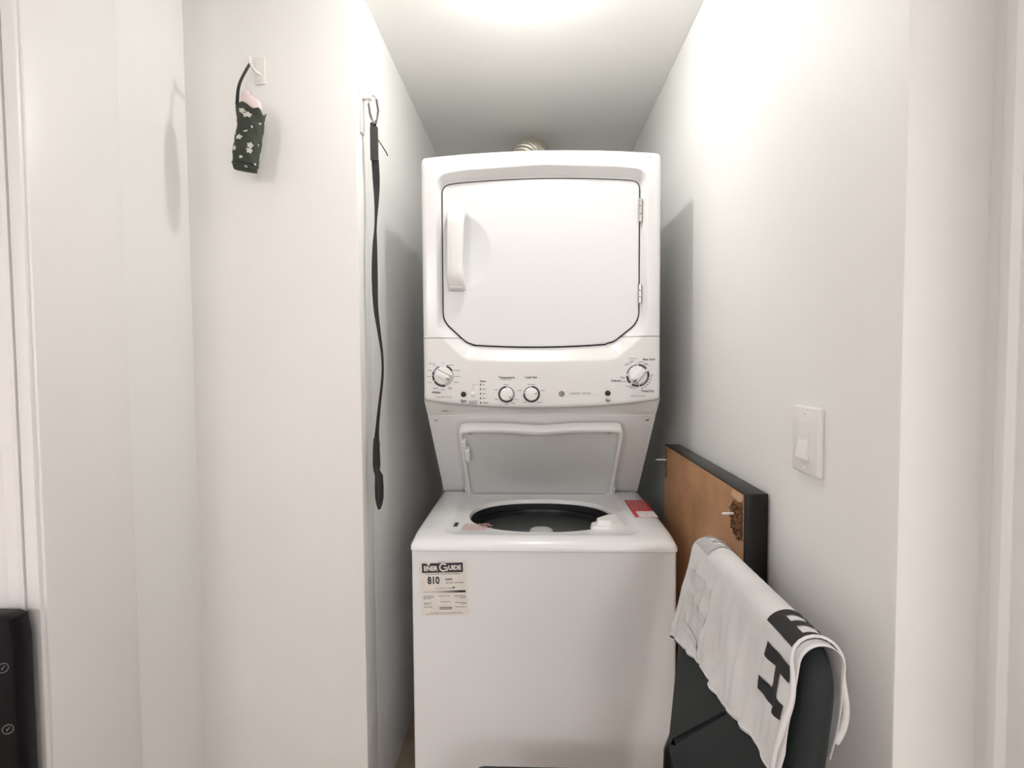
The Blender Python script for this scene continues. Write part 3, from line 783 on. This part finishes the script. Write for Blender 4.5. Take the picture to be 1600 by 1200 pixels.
mb = MB(); mb.faces([(bx0 - 0.0022, by0 + 0.005, bz - 0.004), (bx0 - 0.0022, by0 + 0.062, bz - 0.004), (bx0 - 0.0022, by0 + 0.068, bz - 0.018), (bx0 - 0.0022, by0 + 0.050, bz - 0.022), (bx0 - 0.0022, by0 + 0.026, bz - 0.026), (bx0 - 0.0022, by0 + 0.005, bz - 0.016)], [(0, 1, 2, 3, 4, 5)])
mb.build('torn_paper_strip', M_torntape, BD, smooth=False)
mb = MB(); mb.faces([(bx0 - 0.0022, by1 - 0.004, bz - 0.004), (bx0 - 0.0022, by1 - 0.040, bz - 0.010), (bx0 - 0.0022, by1 - 0.046, bz - 0.10), (bx0 - 0.0022, by1 - 0.004, bz - 0.11)], [(0, 1, 2, 3)])
mb.build('torn_paper_strip', M_torn, BD, smooth=False)
for y, z, l in ((by0 + 0.052, bz - 0.055, 0.028), (by1 - 0.028, bz - 0.046, 0.036)):
    mb = MB(); mb.lathe([(0.0028, 0.0), (0.0028, l * 0.8), (0.0022, l * 0.9), (0.0006, l)], (bx0, y, z), 'X', 10); mb.build('peg', M_peg, BD)

# ------------------------------------------------------------------ light switch on the right wall
SW = empty('light_switch', (XR, 0.928, 1.19), 'white rocker light switch on the right wall', 'switch')
sy, sz = 0.930, 1.1915
mb = MB(); mb.box(XR - 0.0100, XR + 0.0005, sy - 0.044, sy + 0.044, sz - 0.0585, sz + 0.0585, r=0.004, seg=3); mb.build('plate', M_switch, SW, angle=30)
mb = MB(); mb.box(XR - 0.0112, XR - 0.006, sy - 0.0195, sy + 0.0195, sz - 0.0345, sz + 0.0345, r=0.001); fr = mb.build('rocker_frame', M_switch, SW)
mb = MB()
prf = [(XR - 0.0108, sz + 0.0325), (XR - 0.0116, sz + 0.0315), (XR - 0.0124, sz + 0.001), (XR - 0.0180, sz - 0.030), (XR - 0.0175, sz - 0.0325), (XR - 0.007, sz - 0.0325)]
v = mb.grid([[(x, sy - 0.0165, z) for x, z in prf], [(x, sy + 0.0165, z) for x, z in prf]], close_u=True); mb.cap(v[0]); mb.cap(v[1]); mb.build('rocker', M_switch, SW, smooth=False)
for z in (sz + 0.047, sz - 0.047):
    mb = MB(); mb.lathe([(0.0034, 0.0), (0.0032, 0.001), (0.002, 0.0016), (0.0003, 0.0018)], (XR - 0.0100, sy, z), 'X', 14); mb.build('screw', M_switch, SW)

# ------------------------------------------------------------------ chair with the cloth over its back
CH = empty('chair', (0.12, 0.875, 0.0), 'black upholstered chair with a white printed cloth over its back', 'chair')
TL = R(8); fd = Vector((-math.sin(TL), 0, -math.cos(TL))); fn = Vector((-math.cos(TL), 0, math.sin(TL)))   # down the back, out to the seat side
RT = Vector((0.362, 0, 0.944))    # centre of the top edge roll
cy0, cy1 = 0.648, 1.138
def BKP(y, d, n): return RT + fd * d + fn * n + Vector((0, y, 0))
# backrest: rounded slab
bw = (cy0 + cy1) / 2
bo = radial(round_poly([(cy0, -0.02, 0.07), (cy1, -0.02, 0.10), (cy1 + 0.012, 0.24, 0.15), (cy1 - 0.02, 0.46, 0.05), (cy0 + 0.02, 0.46, 0.05), (cy0 - 0.012, 0.24, 0.15)], 8), (bw, 0.2), 120)
mb = MB(); rows = []
for d, n in ((0.06, 0.019), (0.02, 0.018), (0.006, 0.013), (0.0, 0.004), (0.0, -0.004), (0.006, -0.013), (0.02, -0.018), (0.06, -0.019)):
    rows.append([BKP(p.x, p.y, n) for p in inset(bo, d)])
v = mb.grid(rows, close_u=True); mb.cap(v[0]); mb.cap(v[-1]); mb.build('backrest', M_chair, CH, angle=50)
mb = MB(); mb.box(-0.13, 0.285, cy0 + 0.015, cy1 - 0.015, 0.405, 0.455, r=0.02, seg=3); mb.build('seat', M_chair, CH, angle=50)
for y in (cy0 + 0.03, cy1 - 0.03):
    mb = MB(); mb.tube([(0.335, y, 0.0), (0.285, y, 0.40), (0.288, y, 0.50), BKP(y, 0.30, -0.022)], 0.012, 10); mb.build('leg', M_black, CH)
    mb = MB(); mb.tube([(-0.12, y, 0.0), (-0.095, y, 0.41)], 0.012, 10); mb.build('leg', M_black, CH)

# cloth: profile over the rail, u along the rail from far (1.135) to near
CL = empty('draped_cloth', (0.36, 0.88, 0.97), 'white cloth with black block letters draped over the chair back', 'cloth')
cu0, cu1 = 1.105, 0.664
RR = 0.0275
def cloth(u, v, off=0.0):
    """u 0..1 far to near along the rail, v in metres: 0 at the crest, positive down the seat side, negative down the wall side"""
    y = cu0 + (cu1 - cu0) * u
    half = RR * PI / 2
    if v > half: n = RR; d = v - half; nx, nd = 1.0, 0.0
    elif v < -half: n = -RR; d = -v - half; nx, nd = -1.0, 0.0
    else:
        a = v / RR; n = RR * math.sin(a); d = -RR * math.cos(a); nx, nd = math.sin(a), -math.cos(a)
        if True: pass
    k = min(1.0, max(0.0, (abs(v) - 0.03) / 0.10))
    w = k * (0.0055 * math.sin(23 * u + 9 * v + 0.6) + 0.004 * math.sin(41 * u - 21 * v) + 0.0025 * math.sin(67 * u + 33 * v)) + 0.0010 * math.sin(55 * u + 60 * v)
    w = abs(w) * 0.9 + 0.0008
    # the far end sags round the rounded corner of the backrest
    sag = 0.010 * max(0.0, (0.10 - u) / 0.10) ** 2
    flare = 0.004 * max(0.0, (0.16 - u) / 0.16) * k if v > 0 else 0
    y += 0.020 * k * max(0.0, (0.22 - u) / 0.22) * (1 if v > 0 else 0) * min(1, v / 0.22)
    return BKP(y, d + sag + nd * (off + w * 0.4) * 1.0, n + nx * (off + w + flare))
VF, VB = 0.245, -0.16
def hem(u): return VF - 0.045 * u + 0.006 * math.sin(14 * u)
NU, NV = 72, 84
rows = []
for j in range(NV + 1):
    t = j / NV; row = []
    for i in range(NU + 1):
        u = i / NU; v = VB + (hem(u) - VB) * t; row.append(cloth(u, v))
    rows.append(row)
mb = MB(); vs = mb.grid(rows)
co = mb.build('sheet', M_cloth, CL, angle=70)
md = co.modifiers.new('thickness', 'SOLIDIFY'); md.thickness = 0.0012; md.offset = -1
# dark piped hem along the front lower edge
mb = MB(); mb.tube([cloth(i / 60, hem(i / 60) + 0.0005) for i in range(61)], 0.0016, 6); mb.build('hem', M_clothink, CL)
mb = MB(); mb.tube([cloth(i / 60, hem(i / 60) - 0.006, 0.001) for i in range(61)], 0.0022, 6); mb.build('hem', M_cloth, CL)
# bunched near edge
mb = MB(); pts = []; rad = []
for i in range(50):
    t = i / 49; v = VB + 0.02 + (hem(1) - VB - 0.02) * t
    p = cloth(0.985 + 0.012 * math.sin(11 * t), v, 0.004 + 0.003 * math.sin(17 * t)); pts.append(p); rad.append(0.0032 + 0.0012 * math.sin(9 * t + 1))
mb.tube(pts, rad, 10); mb.build('bunched_edge', M_cloth, CL, angle=70)
def decal(name, quads, m, off=0.0016, n=10):
    """quads: four (u, v) corners each, laid on the cloth"""
    mb = MB()
    for q in quads:
        a, b, c, d = [Vector(p) for p in q]; rows = []
        for j in range(n + 1):
            l = a.lerp(d, j / n); r = b.lerp(c, j / n)
            rows.append([cloth(*l.lerp(r, i / n), off) for i in range(n + 1)])
        mb.grid(rows)
    return mb.build(name, m, CL, angle=70)
def R4(u0, u1, v0, v1): return ((u0, v0), (u1, v0), (u1, v1), (u0, v1))
# letters lie on their side: E over the crest, H below it
decal('printed_letter', [R4(0.785, 0.965, 0.012, 0.034), R4(0.785, 0.822, -0.040, 0.013), R4(0.858, 0.888, -0.040, 0.013), R4(0.930, 0.965, -0.040, 0.013)], M_clothink)
decal('printed_letter', [R4(0.820, 0.975, 0.056, 0.076), R4(0.820, 0.975, 0.106, 0.126), R4(0.885, 0.922, 0.075, 0.107)], M_clothink)
# paler print showing through from the far side
decal('faded_letter', [R4(0.035, 0.205, 0.012, 0.034), R4(0.035, 0.065, -0.04, 0.013), R4(0.105, 0.135, -0.04, 0.013), R4(0.175, 0.205, -0.04, 0.013)], M_clothgrey)
faint = mat('faint_print', (0.655, 0.65, 0.64), 0.9)
decal('faded_letter', [R4(0.06, 0.30, 0.085, 0.105), R4(0.16, 0.21, 0.105, 0.135), R4(0.06, 0.30, 0.135, 0.155)], faint)
decal('faded_letter', [R4(0.05, 0.10, 0.175, 0.215), R4(0.05, 0.28, 0.195, 0.212)], faint)

# ------------------------------------------------------------------ hanging strap on the alcove's left wall
ST = empty('hanging_strap', (XL + 0.03, 1.44, 1.95), 'long black strap hanging from a white hook beside the dryer', 'strap')
def ribbon(pts, name, m, parent, thick=0.002):
    # pts: (x, y, z, width, twist deg); twist 0 = flat facing the viewer
    mb = MB(); rows = []
    n = len(pts); dense = []
    for i in range(n - 1):
        p0 = pts[max(i - 1, 0)]; p1 = pts[i]; p2 = pts[i + 1]; p3 = pts[min(i + 2, n - 1)]
        for k in range(8):
            t = k / 8
            dense.append([0.5 * (2 * b + (c - a) * t + (2 * a - 5 * b + 4 * c - d) * t * t + (3 * b - a - 3 * c + d) * t ** 3) for a, b, c, d in zip(p0, p1, p2, p3)])
    dense.append(list(pts[-1]))
    for x, y, z, w, tw in dense:
        a = R(tw); e = Vector((math.cos(a), math.sin(a), 0)); f = Vector((-math.sin(a), math.cos(a), 0)); c = Vector((x, y, z))
        rows.append([c - e * w / 2 - f * thick / 2, c + e * w / 2 - f * thick / 2, c + e * w / 2 + f * thick / 2, c - e * w / 2 + f * thick / 2])
    v = mb.grid(rows, close_u=True); mb.cap(v[0]); mb.cap(v[-1])
    return mb.build(name, m, parent, angle=40)
XS = -0.424
ribbon([(XS - .001, 1.440, 1.975, 0.0162, 20), (XS + .001, 1.443, 1.90, 0.0189, 25), (XS + .003, 1.446, 1.83, 0.0189, 10), (XS + .003, 1.446, 1.77, 0.0135, 50), (XS + .001, 1.440, 1.70, 0.0095, 75), (XS - .001, 1.436, 1.64, 0.0135, 40),
        (XS - .002, 1.434, 1.56, 0.0162, 20), (XS - .001, 1.436, 1.48, 0.0135, 40), (XS + .006, 1.440, 1.41, 0.0108, 60), (XS + .012, 1.444, 1.35, 0.0095, 75), (XS + .012, 1.443, 1.29, 0.0095, 75), (XS + .004, 1.436, 1.21, 0.0108, 70), (XS - .002, 1.430, 1.14, 0.0135, 60), (XS - .003, 1.428, 1.10, 0.0189, 40)], 'webbing', M_strap, ST)
# padded hand loop at the lower end
mb = MB(); pr_ = [(1.125, .006), (1.11, .008), (1.085, .0095), (1.05, .0105), (1.035, .0085), (1.02, .011), (.99, .0125), (.96, .012), (.94, .008), (.928, .003)]
rows = []
for z, hw in pr_:
    xo = XS - 0.004 + (0.006 if z < 1.03 else 0)
    rows.append([(xo + hw * math.cos(2 * PI * k / 14), 1.428 + 0.010 * math.sin(2 * PI * k / 14), z) for k in range(14)])
v = mb.grid(rows, close_u=True); mb.cap(v[0]); mb.cap(v[-1]); mb.build('hand_loop', M_strap, ST, angle=50)
# white hook plate, metal snap and the loose cord end
mb = MB(); mb.box(XL, XL + 0.006, 1.425, 1.450, 1.945, 2.16, r=0.002); mb.box(XL + 0.004, XL + 0.030, 1.430, 1.445, 2.035, 2.045, r=0.002); mb.box(XL + 0.024, XL + 0.030, 1.430, 1.445, 2.040, 2.070, r=0.002); mb.build('hook_plate', M_peg, ST)
mb = MB(); mb.tube([(XS + .012 * math.cos(a), 1.438, 2.012 + .034 * math.sin(a)) for a in [2 * PI * k / 24 for k in range(25)]], 0.0022, 8); mb.build('snap_ring', M_steel, ST)
mb = MB(); mb.tube([(XS + 0.010, 1.437, 2.035), (XS + 0.014, 1.438, 2.005), (XS + 0.006, 1.440, 1.972)], 0.003, 8); mb.tube([(XS - 0.012, 1.437, 2.025), (XS - 0.008, 1.438, 2.00), (XS, 1.440, 1.97)], 0.0025, 8); mb.build('snap_hook', mat('dark_steel', (0.16, 0.15, 0.13), 0.35, metal=0.8), ST)
mb = MB(); mb.box(XS - 0.010, XS + 0.012, 1.436, 1.444, 1.875, 1.965, r=0.003); mb.build('webbing_fold', mat('grey_webbing', (0.05, 0.05, 0.047), 0.6), ST)
mb = MB(); mb.tube([(XS + 0.008, 1.440, 1.935), (XS + 0.022, 1.440, 1.915), (XS + 0.034, 1.441, 1.895), (XS + 0.037, 1.441, 1.888)], 0.0016, 6); mb.build('cord_end', M_strap, ST)

# ------------------------------------------------------------------ green blossom pouch on the wall facing the camera
PO = empty('hanging_pouch', (-0.70, 1.34, 1.99), 'dark green blossom print pouch hanging high on the left wall', 'pouch')
YP = 1.328; kx = (YP) / 1.33
prow = [(1.8145, -0.749, -0.6905, 0.010), (1.820, -0.7500, -0.6895, 0.016), (1.833, -0.7500, -0.6880, 0.020), (1.850, -0.7495, -0.6860, 0.021), (1.870, -0.7465, -0.6815, 0.022), (1.892, -0.7425, -0.6775, 0.021), (1.912, -0.7370, -0.6735, 0.021), (1.935, -0.7350, -0.6700, 0.020), (1.955, -0.7370, -0.6660, 0.019), (1.968, -0.7385, -0.6640, 0.019), (1.985, -0.7400, -0.6640, 0.018)]
def pouch(z, a, off=0.0):
    zz = 1.33 + (z - 1.33)
    for i in range(len(prow) - 1):
        if prow[i][0] <= z <= prow[i + 1][0] or i == len(prow) - 2:
            t = (z - prow[i][0]) / (prow[i + 1][0] - prow[i][0]); t = max(0, min(1, t)); q = [b + (c - b) * t for b, c in zip(prow[i], prow[i + 1])]; break
    xl, xr, dp = q[1] * kx, q[2] * kx, q[3]
    cxp = (xl + xr) / 2; hw = (xr - xl) / 2
    c, s = math.cos(a), math.sin(a)
    wr = 0.0008 * math.sin(5 * a + z * 160) + 0.0003 * math.sin(z * 420 + 2 * a)
    tilt = -(c) * 0.006   # lower right corner hangs a little lower
    return Vector((cxp + (hw + wr + off) * math.copysign(abs(c) ** 0.8, c), YP + (dp + wr + off) * s, 1.33 + (z - 1.33) * kx + tilt * kx))
mb = MB(); rows = []
zs = [1.8145 + (1.972 - 1.8145) * k / 40 for k in range(41)]
for z in zs:
    top_k = max(0, (z - 1.955) / 0.017)
    rows.append([pouch(z + (0.005 * math.sin(6 * 2 * PI * k / 48) * top_k if top_k else 0) - 0.014 * top_k * max(0, math.cos(2 * PI * k / 48)), 2 * PI * k / 48) for k in range(48)])
v = mb.grid(rows, close_u=True); mb.cap(v[0]); mb.build('sleeve', M_green, PO, angle=60)
mb = MB(); rows = []
for z, g in ((1.935, 0.86), (1.965, 0.88), (1.985, 0.92), (1.998, 0.80), (2.002, 0.5), (2.003, 0.1)):
    c0 = pouch(1.95, PI / 2); rows.append([Vector((-0.699 + 0.028 * g * math.cos(2 * PI * k / 32), YP + 0.016 * g * math.sin(2 * PI * k / 32), 1.33 + (z - 1.33) * kx - 0.012 * math.cos(2 * PI * k / 32) * (1 if z > 1.96 else 0))) for k in range(32)])
mb.grid(rows, close_u=True); mb.build('lining', M_pink, PO, angle=60)
mb = MB(); rows = []
for z, o in ((1.8285, 0.0004), (1.8292, 0.0016), (1.8312, 0.0016), (1.832, 0.0004)): rows.append([pouch(z, 2 * PI * k / 48, o) for k in range(48)])
mb.grid(rows, close_u=True); mb.build('hem_band', mat('dark_hem_stitch', (0.02, 0.022, 0.016), 0.8), PO, angle=60)
# blossoms printed on the sleeve
def flower(z, a, s, full=True):
    fl = MB()
    for k in range(5 if full else 2):
        b = 2 * PI * k / 5 + z * 90
        pts = []
        for q in range(8):
            t = 2 * PI * q / 8; rx, ry = 1.2 * s * (0.5 + 0.5 * math.cos(t)), 0.42 * s * math.sin(t)
            ux = rx * math.cos(b) - ry * math.sin(b); uz = rx * math.sin(b) + ry * math.cos(b)
            pts.append(pouch(z + uz, a + ux / 0.028, 0.0016 + 0.0001 * k))
        fl.faces(pts, [tuple(range(8))])
    fl.build('blossom', M_petal, PO, smooth=False, recalc=False)
def fpos(px_, py_, s, full=True):   # picture-like placement: fraction across the front (0 left..1 right) and height
    flower(py_, PI + math.acos(1 - 2 * px_) , s, full)
for fx, z, s, full in ((0.38, 1.9530, .0058, 1), (0.53, 1.9440, .0062, 1), (0.10, 1.9260, .0052, 1), (0.72, 1.9180, .0040, 0), (0.55, 1.9030, .0036, 0), (0.14, 1.8970, .0050, 1), (0.36, 1.8890, .0060, 1), (0.74, 1.8730, .0062, 1), (0.22, 1.8620, .0060, 1), (0.74, 1.8600, .0062, 1), (0.53, 1.8420, .0042, 0), (0.93, 1.9330, .0042, 0), (0.95, 1.8300, .0046, 0), (0.62, 1.8195, .0036, 0), (0.96, 1.8800, .0036, 0)):
    fpos(fx, z, s, full)
# strap and wall hook above
ribbon([(-0.7330, YP, 1.955, .010, 5), (-0.7345, YP, 1.985, .008, 10), (-0.7300, YP + .004, 2.03, .007, 30), (-0.7120, YP + .012, 2.075, .007, 60), (-0.7080, YP + .022, 2.092, .007, 80)], 'loop', M_strap, PO)
mb = MB(); mb.box(-0.722, -0.694, YF - 0.005, YF, 2.06, 2.13, r=0.002); mb.tube([(-0.708, YF - .003, 2.085), (-0.708, YF - .03, 2.080), (-0.708, YF - .05, 2.085), (-0.708, YF - .056, 2.102)], 0.004, 8); mb.build('wall_hook', M_peg, PO)

# ------------------------------------------------------------------ tall black case at the left casing
CS = empty('black_case', (-0.985, 0.89, 0.0), 'tall glossy black case with grey oval emblems by the left casing', 'case')
cpoly = round_poly([(-0.9085, 0.0, 0.01), (-0.9085, 0.889, 0.020), (-1.075, 0.889, 0.035), (-1.075, 0.0, 0.01)], 8)
cr = radial(cpoly, (-0.99, 0.45), 200)
mb = MB(); rows = []
for d, y in ((0.012, 0.872), (0.004, 0.874), (0.0, 0.880), (0.0, 0.906), (0.004, 0.911), (0.012, 0.913)): rows.append([(p.x, y, p.y) for p in inset(cr, d)])
v = mb.grid(rows, close_u=True); mb.cap(v[0]); mb.cap(v[-1]); mb.build('shell', M_case, CS, angle=40)
for ex, ez in ((-0.929, 0.800), (-0.955, 0.856), (-0.960, 0.742), (-0.925, 0.690)):
    pe = Print((ex, 0.8714, ez), (math.cos(R(28)), 0, math.sin(R(28))), (-math.sin(R(28)), 0, math.cos(R(28))))
    vs = []; fs = []
    for k in range(28):
        a = 2 * PI * k / 28; vs += [pe.p(0.0105 * math.cos(a), 0.0070 * math.sin(a)), pe.p(0.0118 * math.cos(a), 0.0083 * math.sin(a))]
    for k in range(28): fs.append((2 * k, 2 * k + 1, (2 * k + 3) % 56, (2 * k + 2) % 56))
    pe.mb.faces(vs, fs); pe.poly([(-0.0050, -0.0032), (0.0052, 0.0016), (0.0058, 0.0030), (0.0, 0.0006)]); pe.poly([(-0.0050, -0.0032), (-0.0018, 0.0014), (-0.0008, 0.0008), (-0.0026, -0.0022)])
    pe.build('emblem', M_casegrey, CS)
